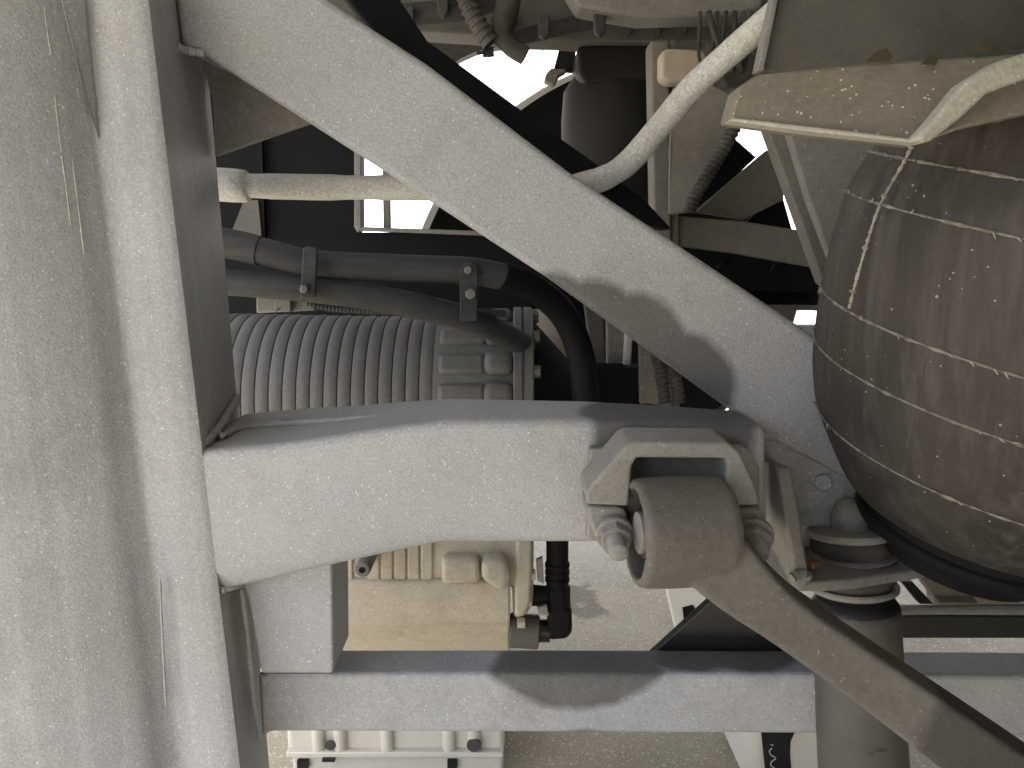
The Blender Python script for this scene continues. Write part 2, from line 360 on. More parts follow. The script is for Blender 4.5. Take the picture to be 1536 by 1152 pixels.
st = [(1046, 816, .434, 58, .024), (1088, 856, .430, 57, .025), (1128, 894, .4265, 50, .0245), (1180, 936, .422, 42, .022), (1282, 1008, .411, 43, .0205), (1400, 1092, .397, 49, .0205), (1500, 1163, .386, 53, .021), (1640, 1262, .372, 57, .022)]
bm = eye_bm; rings = []
fc_ = smooth_path([at(a, b, Y) for a, b, Y, h, t in st], 5)
hh_ = smooth_path([Vector((pxm(h, Y), t, 0)) for a, b, Y, h, t in st], 5)
for i, c0 in enumerate(fc_):
    T = (fc_[min(i + 1, len(fc_) - 1)] - fc_[max(i - 1, 0)]).normalized()
    S = Vector((0, 1, 0)); S = (S - T * S.dot(T)).normalized(); U = S.cross(T).normalized()
    if U.z < 0: U = -U
    hh, ht = hh_[i].x, hh_[i].y; c0 = c0 + S * ht; ring = []
    for su, ss in ((.86, -1), (.95, -.93), (1, -.78), (1, .8), (.88, 1), (-.88, 1), (-1, .8), (-1, -.8), (-.96, -.93), (-.88, -1)):
        ring.append(bm.verts.new(c0 + U * su * hh + S * ss * ht))
    rings.append(ring)
for a, b in zip(rings, rings[1:]):
    for q in range(10): bm.faces.new((a[q], a[(q + 1) % 10], b[(q + 1) % 10], b[q]))
bm.faces.new(rings[0][::-1]); bm.faces.new(rings[-1])
rod_o = obj('rod_casting', bm, M['rod'], rr, smooth=180)     # one casting: eye and arm flow into each other
rm = rod_o.modifiers.new('remesh', 'REMESH'); rm.mode = 'VOXEL'; rm.voxel_size = .0011; rm.use_smooth_shade = True
sm = rod_o.modifiers.new('smooth', 'SMOOTH'); sm.factor = .5; sm.iterations = 14

# ------------------------------------------------------------------ shock absorber
SA, SB = at(1273, 745, .590), at(1297, 1200, .560)
ax = (SB - SA); L_ = ax.length; n = ax.normalized()
hy = lambda y: L_ * (y - 745) / 455.0
rp = lambda q: pxm(q, .583)
sh = thing('shock_absorber', 'grey cylindrical shock absorber with domed nut, washers and rubber bushings on top', 'shock absorber', SB)
lp = lambda name, prof_, m, parent=sh: obj(name, lathe_bm(SA, n, [(hy(y), rp(q)) for y, q in prof_], 56), m, parent, smooth=40)
lp('dome_nut', [(746, 1), (748, 9), (753, 17), (760, 23), (768, 26.5), (770, 28.5), (776, 29), (790, 29), (797, 28)], M['dull'])
lp('washer', [(790, 20), (788, 56), (790, 64), (795, 67), (799, 67), (801, 62), (802, 20)], M['dull'])
lp('bushing', [(801, 20), (801, 58), (806, 61), (818, 61.5), (826, 59), (827, 20)], M['rubber'])
lp('washer', [(826, 20), (826, 62), (828, 66), (832, 66), (834, 60), (834, 20)], M['dull'])
lp('bushing', [(846, 20), (846, 56), (852, 60), (868, 60), (876, 57), (878, 20)], M['rubber'])
lp('washer', [(876, 20), (874, 60), (872, 65), (875, 67), (880, 66), (884, 58), (884, 20)], M['dull'])
lp('end_cap', [(884, 20), (888, 52), (894, 60), (899, 63), (902, 65.5), (908, 66)], M['blackpaint'])
lp('shock_body', [(905, 60), (903, 64), (906, 66.5), (915, 67), (1000, 67), (1200, 68.5)], M['shock'])

for q in range(7):
    p = [(1300 + q * 7, 1132 - q * 1.2 + random.uniform(-2, 2)), (1303 + q * 7, 1128.5 - q * 1.2 + random.uniform(-1.5, 1.5)), (1306 + q * 7, 1131 - q * 1.2)]
    obj('stamp_mark', tube_bm([at(x, y, .5285 + .0000035 * (x - 1297) ** 2) for x, y in p], .00035, 5), M['rubber'], sh)

sb = thing('shock_bracket', 'grey welded bracket arm holding the shock absorber top beside the cast bracket', 'bracket', at(1192, 873, .54))
# upright plate, lying in depth: back edge on the frame, front edge slanting
def plate_yz(pts, th):
    bm = bmesh.new(); A = [bm.verts.new(p) for p in pts]; B = [bm.verts.new(p + Vector((th, 0, 0))) for p in pts]
    bm.faces.new(A); bm.faces.new(B[::-1]); m_ = len(A)
    for i in range(m_): bm.faces.new((A[i], B[i], B[(i + 1) % m_], A[(i + 1) % m_]))
    return bm
obj('upright_plate', plate_yz([at(1142, 690, .594), at(1164, 700, .553), at(1176, 770, .532), at(1193, 868, .522), at(1188, 882, .524), at(1150, 858, .545), at(1146, 800, .594)], .0115), M['dull'], sb, bevel=.0025, seg=3)
zs = at(1250, 862, .540).z
arc = [at(1196, 868, .528), at(1230, 868, .528), at(1280, 866, .532), at(1330, 858, .541), at(1394, 845, .553)]
bm = bmesh.new()
poly = [Vector((p.x, p.y, zs)) for p in smooth_path(arc, 4)] + [Vector((arc[-1].x + .01, .62, zs)), Vector((arc[0].x, .62, zs))]
A = [bm.verts.new(p) for p in poly]; B = [bm.verts.new(p + Vector((0, 0, -.0085))) for p in poly]
bm.faces.new(A); bm.faces.new(B[::-1])
for i in range(len(A)): bm.faces.new((A[i], B[i], B[(i + 1) % len(A)], A[(i + 1) % len(A)]))
obj('shelf_plate', bm, M['dull'], sb, bevel=.0015)
obj('rusty_tab', box_bm(at(1219, 846, .545), (.010, .008, .006), Matrix.Rotation(.5, 3, 'Z')), M['rust'], sb, bevel=.0012, label='small rust brown tab beside the bushing')
bead('weld_bead', [at(1186, 868, .521), at(1200, 860, .523), at(1214, 866, .526)], .004, M['dull'], sb)

# ------------------------------------------------------------------ air spring
AC = Vector((.3767, .5319, CZ - .0926)); an = Vector((math.sin(.1359), math.sin(-.2212), 1)).normalized()
ab = thing('air_spring', 'large brown dusty rubber air spring bellows with pale moulding seams', 'air spring', AC - an * .12)
key = [(.215, .075), (.205, .11), (.185, .132), (.165, .1425), (.14, .1495), (.111, .157), (.075, .1575), (.039, .1555), (0, .150), (-.027, .1435), (-.053, .1335), (-.078, .117), (-.098, .1025), (-.109, .09), (-.112, .07)]
prof_ = [(v.x, v.y) for v in smooth_path([Vector((h, r, 0)) for h, r in key], 5)]
def rad(h):
    for (h0, r0), (h1, r1) in zip(prof_, prof_[1:]):
        if h1 <= h <= h0: return r1 + (r0 - r1) * (h - h1) / (h0 - h1)
    return prof_[-1][1]
bag = obj('bellows', lathe_bm(AC, an, prof_, 128), M['bag'], ab, smooth=60)
e1 = an.cross(Vector((0, 1, 0))).normalized(); e2 = an.cross(e1)
def onbag(h, t, off=0): return AC + an * h + (e1 * math.cos(t) + e2 * math.sin(t)) * (rad(h) + off)
for h in (.14, .111, .039, 0, -.053):
    ph = [random.choice((.5, .7, .9, 1.1, 1.5)) for _ in range(240)]
    pts = [onbag(h, 2 * math.pi * k / 220) for k in range(221)]
    obj('seam', tube_bm(pts, .0009, 6, cap=False, rfun=lambda i, n: ph[i % 220]), M['seamd'], bag)
    # torn pale flecks of rubber flash along each seam
    for q in range(34):
        t = random.uniform(0, 2 * math.pi); p0 = onbag(h, t, .0005); p1 = onbag(h + random.uniform(-.003, .003), t + .02, .003)
        obj('flash_fleck', tube_bm([p0, (p0 + p1) / 2, p1], .0007, 5, rfun=lambda i, n: (1, .8, .3)[i]), M['flash'], bag)
# find bag angles facing the camera for the vertical flash ridge
def px_of(p):
    d = p.y * cp - (p.z - CZ) * sp_; u = (p.z - CZ) * cp + p.y * sp_
    return 768 + F * p.x / d, 576 - F * u / d
def angle_for(h, px):
    best = None
    for k in range(720):
        t = 2 * math.pi * k / 720; p = onbag(h, t)
        if (Vector((0, 0, CZ)) - p).dot(p - (AC + an * h)) < 0: continue
        e = abs(px_of(p)[0] - px)
        if best is None or e < best[0]: best = (e, t)
    return best[1]
hs = [(.150, 1372), (.135, 1352), (.111, 1321), (.09, 1305), (.07, 1291), (.055, 1281), (.041, 1275)]
rid = smooth_path([onbag(h, angle_for(h, x), .0003) for h, x in hs], 14)
obj('mould_flash', tube_bm(rid, .0011, 6, rfun=lambda i, n: random.uniform(.5, 1.4) * (2.2 if random.random() < .08 else 1)), M['flash'], bag, label='pale ragged moulding ridge running down the bellows')
for h0, x0, h1, x1 in ((.105, 1452, .045, 1400), (.034, 1392, -.03, 1360)):
    ln = smooth_path([onbag(h0 + (h1 - h0) * q / 6, angle_for(h0 + (h1 - h0) * q / 6, x0 + (x1 - x0) * q / 6), -.0001) for q in range(7)], 5)
    obj('seam', tube_bm(ln, .0004, 5), M['rubber'], bag)
obj('base_ring', lathe_bm(AC, an, [(-.108, .066), (-.110, .078), (-.120, .079), (-.122, .0815), (-.127, .0825), (-.131, .080), (-.134, .065), (-.15, .06)], 96), M['black'], ab, smooth=40, label='black steel ring under the bellows')

# mount above it
mb = thing('air_spring_mount', 'tan dusty steel plate with pale lower edge above the air spring', 'mounting bracket', at(1300, 205, .41))
obj('mount_plate', slab_bm([(1094, 180), (1108, 130), (1137, 111), (1300, 95), (1463, 84), (1640, 74), (1640, 150), (1450, 190), (1383, 214), (1212, 196)], [.44, .44, .44, .43, .42, .41, .395, .40, .40, .425], .022), M['dusty'], mb, bevel=.002, seg=2)
obj('edge_strip', slab_bm([(1094, 181), (1212, 197), (1383, 215), (1386, 210), (1300, 199), (1212, 189), (1100, 176)], [.437, .422, .397, .397, .41, .422, .437], .012), M['edge'], mb, bevel=.0008)
obj('bent_flange', slab_bm([(1374, 208), (1384, 215), (1398, 211), (1444, 176), (1482, 140), (1540, 118), (1640, 92), (1640, 56), (1536, 79), (1497, 92), (1445, 125), (1400, 180)], .388, .012), M['edge'], mb, bevel=.0022, seg=3, label='pale bent flange edge')
obj('bead_plate', slab_bm([(1400, 182), (1450, 132), (1640, 118), (1640, 182)], .43, .02), M['dull'], mb, bevel=.002)

up = thing('underbody_panel', 'brown grey sheet metal panel above the air spring mount', 'panel', at(1340, 50, .46))
obj('panel_sheet', slab_bm([(1174, -40), (1164, 20), (1137, 108), (1300, 104), (1660, 100), (1660, -40)], [.60, .60, .60, .60, .60, .60], .01), M['panel'], up, bevel=.001)
obj('panel_lip', slab_bm([(1168, -40), (1176, -40), (1146, 106), (1136, 106)], .592, .014), M['dull'], up, bevel=.001)
for lx, ly, sx in ((1320, 88, 32), (1395, 92, 22), (1472, 72, 30)):
    p = [(lx - sx * .6, ly + 4), (lx - sx * .2, ly - sx * .35), (lx + sx * .3, ly - sx * .5), (lx + sx * .6, ly - sx * .1), (lx + sx * .35, ly + 5)]
    lf = slab_bm(p, [.415, .42, .43, .425, .415], .001)
    obj('dry_leaf', lf, M['leaf'], label='dry brown leaf lying on the tan air spring mount', cat='leaf', group='dry leaves on the mount')

# ------------------------------------------------------------------ drive motor
MY, MZ = .97, .561
MR = .11
mx = lambda px: (px - 768) / F * .88
mo = thing('drive_motor', 'grey ribbed cylindrical motor housing behind the crossbeam', 'motor', (-.15, MY, .27))
x0, x1 = mx(300), mx(648)
prof_ = []
nb = 17; wdt = (x1 - x0) / nb
def mrad(x): return MR + .002 - .005 * (x - x0) / (x1 - x0)
obj('housing', lathe_bm((0, MY, MZ), (1, 0, 0), [(x0 - .02, .05), (x0 - .02, MR - .008), (x1 + .005, MR - .013), (mx(775), MR - .013)], 72), M['motor'], mo, smooth=40)
for i in range(nb):
    a = x0 + i * wdt; r_ = mrad(a + wdt / 2)
    obj('cooling_band', lathe_bm((0, MY, MZ), (1, 0, 0), [(a + .0004, MR - .02), (a + .0005, r_ - .0016), (a + .0016, r_ - .0008), (a + wdt * .5, r_), (a + wdt - .0016, r_ - .0008), (a + wdt - .0005, r_ - .0016), (a + wdt - .0004, MR - .02)], 72), M['motor'], mo, smooth=50)
obj('end_bell', lathe_bm((0, MY, MZ), (1, 0, 0), [(x1, MR - .02), (x1, MR - .004), (x1 + .004, MR - .003), (mx(772), MR - .004), (mx(773), MR - .02)], 72), M['motor'], mo, smooth=40)
fl_ = obj('flange', lathe_bm((0, MY, MZ), (1, 0, 0), [(mx(770), MR - .02), (mx(770), MR + .008), (mx(772), MR + .010), (mx(783), MR + .010), (mx(784), MR + .006), (mx(786), MR + .006), (mx(787), MR + .010), (mx(799), MR + .010), (mx(801), MR + .008), (mx(801), .05)], 72), M['motor'], mo, smooth=35)
obj('end_cone', lathe_bm((0, MY, MZ), (1, 0, 0), [(mx(800), MR - .008), (mx(806), MR - .01), (mx(870), MR * .4), (mx(872), .03)], 48), M['dark'], mo, smooth=40)
def phi_for(py, r_=MR):
    best = None
    for k in range(-60, 1200):
        a = R(k / 10); p = Vector((0, MY - r_ * math.sin(a), MZ + r_ * math.cos(a)))
        e = abs(px_of(p)[1] - py)
        if best is None or e < best[0]: best = (e, a)
    return best[1]
def onmotor(px, phi, r_): return Vector((mx(px), MY - r_ * math.sin(phi), MZ + r_ * math.cos(phi)))
for py in (474, 503, 545, 592):
    ph_ = phi_for(py)
    rot = Matrix.Rotation(ph_, 3, 'X')
    if py > 490:
        obj('rib', box_bm(onmotor(692, ph_, MR - .004), (mx(727) - mx(656), .026, .014), rot), M['motor'], mo, bevel=.006, seg=4)
    obj('lug', box_bm(onmotor(748, ph_, MR - .002), (mx(771) - mx(726), .030, .022), rot), M['motor'], mo, bevel=.010, seg=5)
for k in range(14):
    ph_ = R(-15 + k * 26)
    p = onmotor(805, ph_, MR + .001)
    obj('bolt', cyl_bm((mx(799), p.y, p.z), (mx(811), p.y, p.z), .008, 6), M['motor'], fl_, bevel=.001)
sx0, sx1 = at(505, 900, .84).x, at(765, 900, .84).x
sump_top = at(600, 877, .84).z; sump_mid = at(600, 938, .84).z; sump_bot = at(600, 972, .855).z - .012
bm = bmesh.new()
sec = [(.95, sump_top + .03), (.842, sump_top + .004), (.839, sump_top - .004), (.839, sump_mid + .002), (.842, sump_mid - .002), (.866, sump_bot), (.95, sump_bot)]
A = [bm.verts.new((sx0 - .06, y, z)) for y, z in sec]; B = [bm.verts.new((sx1, y, z)) for y, z in sec]
bm.faces.new(A); bm.faces.new(B[::-1])
for i in range(len(sec)): bm.faces.new((A[i], B[i], B[(i + 1) % len(sec)], A[(i + 1) % len(sec)]))
obj('sump_cover', bm, M['sump'], mo, bevel=.003, seg=2, label='beige flat cover under the motor')
# lower casting seen above the cover
low = obj('lower_casting', slab_bm([(330, 690), (802, 690), (800, 905), (790, 925), (770, 930), (768, 880), (330, 880)], .848, .16), M['sump'], mo, bevel=.006, seg=3)
for px in (520, 560, 580, 600, 620, 640):
    obj('rib', slab_bm([(px - 9, 790), (px + 9, 790), (px + 9, 876), (px - 9, 876)], .845, .01), M['sump'], low, bevel=.002)
obj('rib', slab_bm([(662, 838), (718, 838), (720, 876), (662, 878)], .832, .02), M['sump'], low, bevel=.006, seg=3)
obj('lug', slab_bm([(722, 842), (760, 838), (768, 866), (758, 892), (740, 884), (722, 872)], .824, .03), M['sump'], low, bevel=.009, seg=4)
obj('flange', slab_bm([(774, 806), (800, 806), (796, 905), (786, 926), (772, 928)], .835, .02), M['sump'], low, bevel=.004)
kp = at(543, 855, .80)
kn = obj('plug', cyl_bm(kp + Vector((0, .05, 0)), kp, .0095, 22), M['dull'], mo, bevel=.002)
obj('plug_hole', cyl_bm(kp + Vector((0, .001, 0)), kp + Vector((0, -.0012, 0)), .0035, 14), M['black'], kn)
for bx, by in ((797, 862), (792, 902), (782, 934)):
    a = at(bx - 6, by, .845); b = at(bx + 6, by, .845)
    obj('bolt', cyl_bm(a, b, .0075, 6), M['sump'], mo, bevel=.001)
obj('drain_boss', cyl_bm(at(764, 945, .86), at(808, 948, .86), .021, 24), M['panel'], mo, bevel=.002)

ft = thing('hose_fitting', 'black elbow hose fitting with ribbed sleeve beside the beige motor cover', 'hose fitting', at(840, 962, .86))
dn = lambda y: at(836, y, .86)
r1 = pxm(19, .86)
obj('hose', lathe_bm(dn(790), dn(880) - dn(790), [(0, r1 * .95)] + [q for k in range(3) for q in ((.045 + k * .0095, r1 * .92), (.047 + k * .0095, r1 * 1.04), (.051 + k * .0095, r1 * 1.04), (.053 + k * .0095, r1 * .92))] + [(.08, r1 * .92)], 28), M['black'], ft, smooth=40)
obj('hex_nut', cyl_bm(dn(878), dn(913), r1 * 1.15, 6), M['black'], ft, bevel=.003, seg=3)
el = obj('elbow', slab_bm([(822, 913), (858, 913), (859, 950), (851, 960), (822, 962)], .845, .032), M['black'], ft, bevel=.006, seg=3)
obj('connector', cyl_bm(at(824, 946, .86), at(806, 946, .86), .014, 24), M['blackpaint'], ft)
obj('connector', cyl_bm(at(824, 895, .865), at(792, 892, .865), .013, 24), M['black'], ft)
obj('clip', slab_bm([(804, 840), (814, 836), (816, 876), (806, 872)], .84, .006), M['dull'], ft, bevel=.001)
obj('clip', slab_bm([(806, 912), (820, 908), (824, 924), (808, 922)], .84, .006), M['dull'], ft, bevel=.001)

# ------------------------------------------------------------------ hoses above the motor
P = lambda lst, k=8: smooth_path([at(*q) for q in lst], k)
cpipe = thing('coolant_pipe', 'pale grey dusty pipe running behind the diagonal brace and bending upward', 'pipe', at(640, 290, .70))
rj = [random.uniform(.95, 1.06) for _ in range(300)]
obj('pipe_tube', tube_bm(P([(290, 277, .70), (345, 278, .70), (480, 281, .70), (640, 282, .70), (800, 287, .70), (880, 276, .70), (935, 250, .695), (985, 195, .69), (1040, 130, .68), (1100, 75, .665), (1170, 14, .65), (1240, -50, .64)]), pxm(17.5, .70), 20, rfun=lambda i, n: rj[i // 3]), M['pipe'], cpipe, smooth=60)
obj('pipe_sleeve', tube_bm(P([(285, 276, .70), (330, 277, .70), (362, 279, .70), (374, 279, .70)], 3), [pxm(q, .70) for q in (23, 24, 24, 24, 24, 24, 23.5, 23, 22, 18)], 24), M['pipe'], cpipe)
uh = thing('upper_coolant_hose', 'upper dusty hose above the motor curving down black at the flange', 'hose', at(600, 420, .80))
obj('hose_run', tube_bm(P([(300, 360, .80), (390, 376, .80), (470, 395, .80), (600, 402, .80), (700, 406, .80), (760, 416, .805)]), pxm(20, .80), 20), M['hose'], uh, smooth=60)
obj('hose_bend', tube_bm(P([(752, 414, .803), (800, 432, .82), (842, 468, .84), (866, 515, .85), (876, 565, .86), (880, 640, .87)]), pxm(21, .84), 20), M['black'], uh, smooth=60)
obj('hose_cuff', tube_bm(P([(296, 359, .80), (345, 366, .80), (389, 376, .80)], 5), pxm(22, .80), 20), M['hose'], uh)
lh = obj('lower_coolant_hose', tube_bm(P([(300, 421, .80), (400, 428, .80), (480, 436, .80), (560, 447, .80), (640, 463, .80), (720, 485, .825), (790, 520, .90)]), pxm(19.5, .80), 20), M['hose'], None, smooth=60,
         label='lower dusty grey hose lying just above the ribbed motor', cat='hose')
cl = thing('hose_clamp_band', 'flat grey clamp band around both hoses near the column', 'clamp', at(460, 447, .775))
obj('band', slab_bm([(454, 372), (461, 369), (476, 371), (473, 446), (450, 448)], .772, .005), M['hose'], cl, bevel=.0015)
obj('bolt', cyl_bm(at(456, 433, .772), at(456, 434, .762), .0042, 14), M['dull'], cl, bevel=.0012)
cs2 = thing('hose_support_plate', 'round topped grey plate with two bolts standing by the motor flange', 'hose bracket', at(703, 478, .775))
arcp = [(703 + 13.5 * math.cos(a), 407 - 14 * math.sin(a)) for a in [math.pi * k / 10 for k in range(11)]]
obj('plate', slab_bm(arcp + [(690, 482), (716, 482)], .772, .005), M['hose'], cs2, bevel=.001)
for bx, by, r_ in ((702, 405, .0045), (706, 441, .006)):
    obj('bolt', cyl_bm(at(bx, by, .772), at(bx, by, .766), r_, 6), M['dull'], cs2, bevel=.0012)
sc_ = thing('sensor_cable', 'thin ribbed cable conduit with a grey plug on top of the motor', 'cable', at(500, 468, .83))
corr_tube('conduit', P([(462, 455, .83), (500, 462, .83), (560, 466, .83), (620, 469, .83), (690, 468, .83), (760, 470, .83)]), pxm(6.5, .83), .0042, M['hose'], sc_)
obj('plug', slab_bm([(384, 444), (470, 447), (472, 466), (384, 470)], .826, .02), M['dull'], sc_, bevel=.002)
obj('plug_clip', slab_bm([(412, 452), (420, 447), (436, 449), (436, 468), (424, 468), (420, 460), (412, 468)], .818, .01), M['dull'], sc_, bevel=.001)

# ------------------------------------------------------------------ background behind the motor
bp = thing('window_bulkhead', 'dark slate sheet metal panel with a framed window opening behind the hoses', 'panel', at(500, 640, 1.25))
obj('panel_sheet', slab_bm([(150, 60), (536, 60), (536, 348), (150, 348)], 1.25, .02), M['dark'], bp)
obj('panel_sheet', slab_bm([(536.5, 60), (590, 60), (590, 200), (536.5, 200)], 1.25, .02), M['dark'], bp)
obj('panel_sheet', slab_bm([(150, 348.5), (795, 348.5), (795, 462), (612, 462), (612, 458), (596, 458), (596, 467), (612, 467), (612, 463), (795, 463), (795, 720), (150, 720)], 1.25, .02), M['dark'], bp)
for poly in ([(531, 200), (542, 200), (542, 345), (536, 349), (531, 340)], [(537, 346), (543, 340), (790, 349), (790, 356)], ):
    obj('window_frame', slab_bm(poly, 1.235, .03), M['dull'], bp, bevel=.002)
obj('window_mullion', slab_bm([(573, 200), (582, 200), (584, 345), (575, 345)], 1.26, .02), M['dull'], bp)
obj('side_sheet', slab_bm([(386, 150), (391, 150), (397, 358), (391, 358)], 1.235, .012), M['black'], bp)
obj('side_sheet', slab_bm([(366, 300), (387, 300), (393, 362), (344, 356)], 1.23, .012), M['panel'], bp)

hd = thing('header_beam', 'dark cross member along the top carrying hoses and cables', 'beam', at(800, 50, 1.1))
obj('beam_web', slab_bm([(380, -60), (1200, -60), (1200, 60), (1150, 62), (1140, 130), (1090, 132), (1060, 64), (880, 62), (600, 44), (380, 42)], 1.10, .06), M['panel'], hd, bevel=.003)
obj('beam_flange', slab_bm([(596, 45), (730, 48), (880, 59), (880, 65), (730, 55), (618, 50), (618, 66), (603, 56)], 1.55, .02), M['foam'], hd, bevel=.001, label='pale lower flange')  # flange in a paler colour than the web
obj('pale_channel', slab_bm([(838, -40), (1150, -40), (1142, 14), (1100, 22), (960, 26), (868, 10)], .98, .05), M['dull'], hd, bevel=.004)
th = obj('top_hose', tube_bm(P([(470, 60, 1.02), (540, 42, 1.02), (600, 24, 1.02), (680, 16, 1.02), (760, -4, 1.02)]), pxm(15, 1.02), 16), M['hose'], None, smooth=60, label='dusty hose along the top beam above the diagonal brace', cat='hose')
t2 = obj('rubber_tube', tube_bm(P([(768, -30, 1.0), (760, 18, 1.0), (752, 50, 1.0), (766, 70, 1.0), (788, 84, 1.0)]), [pxm(q, 1.0) for q in [17] * 12 + [18, 17, 15, 15, 16, 15, 15, 14] + [13] * 13][:33], 16), M['rubber'], None, smooth=60, label='dark rubber tube end hanging in front of the bright opening', cat='tube')
corr_tube('corrugated_conduit', P([(690, -30, .99), (704, 10, .99), (722, 44, .99), (738, 66, .99)]), pxm(14, .99), .009, M['rubber'], label='black corrugated conduit hanging beside the rubber tube end', cat='conduit')
hg = thing('bolt_hanger', 'small dark bolt and nut hanging against the bright opening', 'bolt', at(731, 84, 1.0))
obj('stud', cyl_bm(at(731, 50, 1.0), at(732, 86, 1.0), .0028, 10), M['dull'], hg)
obj('nut', cyl_bm(at(724, 79, 1.0), at(741, 78, 1.0), .006, 6), M['blackpaint'], hg)
obj('pin', cyl_bm(at(715, 79, 1.0), at(726, 79, 1.0), .0018, 8), M['blackpaint'], hg)
obj('slanting_hose', tube_bm(P([(760, 60, 1.04), (820, 46, 1.04), (880, 32, 1.04), (950, 22, 1.04), (1030, 20, 1.04)]), pxm(11, 1.04), 14), M['hose'], None, smooth=60, label='dusty hose slanting from the rubber tube end under the top beam', cat='hose')

wb = thing('wire_bundle', 'tangled dark wires hanging beside the bent pipe under the pale channel', 'wires', at(1090, 110, .95))
for q in range(7):
    x_ = 1050 + q * 13; e_ = random.uniform(-18, 18)
    obj('wire', tube_bm(P([(x_, 18, .96), (x_ + e_ * .4, 45, .95), (x_ + e_, 78 + random.uniform(-12, 14), .945), (x_ + e_ * 1.5 + 12, 104 + random.uniform(-16, 8), .95), (x_ + 20, 60, .97)], 6), pxm(random.uniform(2.2, 4.5), .95), 8), M['rubber' if q % 3 else 'hose'], wb, smooth=60)
for q, (cx_, cy_) in enumerate(((612, 30), (664, 12), (816, 44), (900, 40))):
    obj('cable_clip', slab_bm([(cx_ - 9, cy_ - 22), (cx_ + 9, cy_ - 22), (cx_ + 8, cy_ + 8), (cx_, cy_ + 14), (cx_ - 8, cy_ + 8)], .995, .012), M['hose'], hd, bevel=.002)
for q, (cx_, cy_) in enumerate(((940, 46), (985, 48), (1024, 46), (770, 34))):
    obj('bolt', cyl_bm(at(cx_, cy_, 1.1), at(cx_, cy_, 1.088), .007, 6), M['hose'], hd, bevel=.001)

# far wheel arch, tyre, air spring
wc = at(1003, 500, 1.55); ra = pxm(392, 1.5)
ar = thing('far_wheel_arch', 'black curved wheel arch liner with pale rim on the far side', 'wheel arch', (wc.x, 1.6, .1))
def arc_band(r0, r1, Y0, Y1, a0, a1, cen, seg=60):
    bm = bmesh.new(); rows = []
    for k in range(seg + 1):
        a = R(a0 + (a1 - a0) * k / seg); cx, sz = math.cos(a), math.sin(a)
        rows.append([bm.verts.new((cen.x + r * cx, Y, cen.z + r * sz)) for r, Y in ((r0, Y0), (r1, Y0), (r1, Y1), (r0, Y1))])
    for a, b in zip(rows, rows[1:]):
        for q in range(4): bm.faces.new((a[q], a[(q + 1) % 4], b[(q + 1) % 4], b[q]))
    bm.faces.new(rows[0]); bm.faces.new(rows[-1][::-1]); return bm
obj('arch_liner', arc_band(.30, ra * 1.015, 1.50, 1.55, 95, 205, wc), M['black'], ar)
obj('arch_rim', arc_band(ra * 1.02, ra * 1.055, 1.56, 1.60, 95, 205, wc), M['white'], ar, label='pale arch rim')
obj('arch_corner_panel', slab_bm([(540, 52), (880, 66), (868, 69), (838, 69), (770, 68), (738, 71), (712, 78), (690, 88), (668, 103), (655, 118), (640, 150), (560, 150)], 1.45, .03), M['panel'], ar)
tw = at(930, 445, 1.62)
ty = thing('road_wheel', 'black tyre of the far wheel behind the small air spring', 'tyre', (tw.x, 1.7, .2))
obj('tyre_carcass', lathe_bm((tw.x, 1.62, tw.z), (0, 1, 0), [(0, .18), (-.01, .26), (.0, .335), (.03, .36), (.2, .36), (.22, .3), (.22, .18)], 64), M['black'], ty, smooth=40)
obj('wheel_disc', lathe_bm((tw.x, 1.66, tw.z), (0, 1, 0), [(0, .02), (0, .18), (.02, .19), (.06, .19)], 40), M['blackpaint'], ty)
fa = thing('far_air_spring', 'smaller dark rubber air spring under a flat plate behind the bent pipe', 'air spring', at(915, 260, 1.2))
fc = at(925, 185, 1.2)
obj('bellows', lathe_bm(fc, (0, 0, 1), [(-.13, .06), (-.11, .075), (-.06, .084), (0, .086), (.045, .083), (.065, .07), (.07, .05)], 48), M['oldrubber'], fa, smooth=60)
obj('top_plate', slab_bm([(866, 70), (978, 66), (978, 122), (878, 124), (868, 110)], 1.12, .10), M['oldrubber'], fa, bevel=.004)
ls = thing('hanging_strap', 'dark strap with a brown curved tab at the bright opening', 'strap', at(845, 125, 1.2))
obj('strap', slab_bm([(842, 60), (866, 62), (860, 108), (830, 106)], 1.2, .01), M['blackpaint'], ls)
obj('tab', slab_bm([(826, 102), (850, 102), (850, 108), (840, 112), (832, 128), (816, 122), (818, 112)], 1.185, .02), M['dusty'], ls, bevel=.003)

# right-hand background
po = thing('support_post', 'dusty grey vertical post behind the lower end of the diagonal brace', 'post', at(990, 640, 1.0))
obj('post_tube', slab_bm([(976, 60), (1004, 60), (1010, 640), (986, 640)], 1.0, .04), M['sheet'], po, bevel=.003)
obj('post_flange', slab_bm([(1004, 60), (1016, 60), (1020, 640), (1010, 640)], 1.015, .02), M['dull'], po, bevel=.002)
obj('foam_pad', slab_bm([(992, 78), (1000, 72), (1055, 74), (1062, 84), (1052, 122), (1004, 124), (992, 116)], .97, .03), M['foam'], None, bevel=.008, seg=4, label='beige foam pad wrapped on top of the post', cat='foam pad')
obj('crumpled_sheet', slab_bm([(1010, 130), (1060, 120), (1098, 140), (1106, 175), (1092, 215), (1062, 262), (1040, 318), (1004, 322), (1006, 220)], [.99, .98, .96, .95, .97, .95, .98, .99, .96], .012), M['sheet'], None, bevel=.003, label='crumpled grey brown sheet beside the post', cat='sheet')
corr_tube('wiring_conduit', P([(1112, 170, .92), (1090, 215, .92), (1062, 262, .92), (1040, 300, .92), (1034, 318, .92)]), pxm(10, .92), .006, M['rubber'], label='ribbed dark conduit curving down in front of the crumpled sheet', cat='conduit')
tb = thing('tie_beam', 'dusty grey tie beam with triangular plates behind the bright slits', 'beam', at(1110, 400, 1.05))
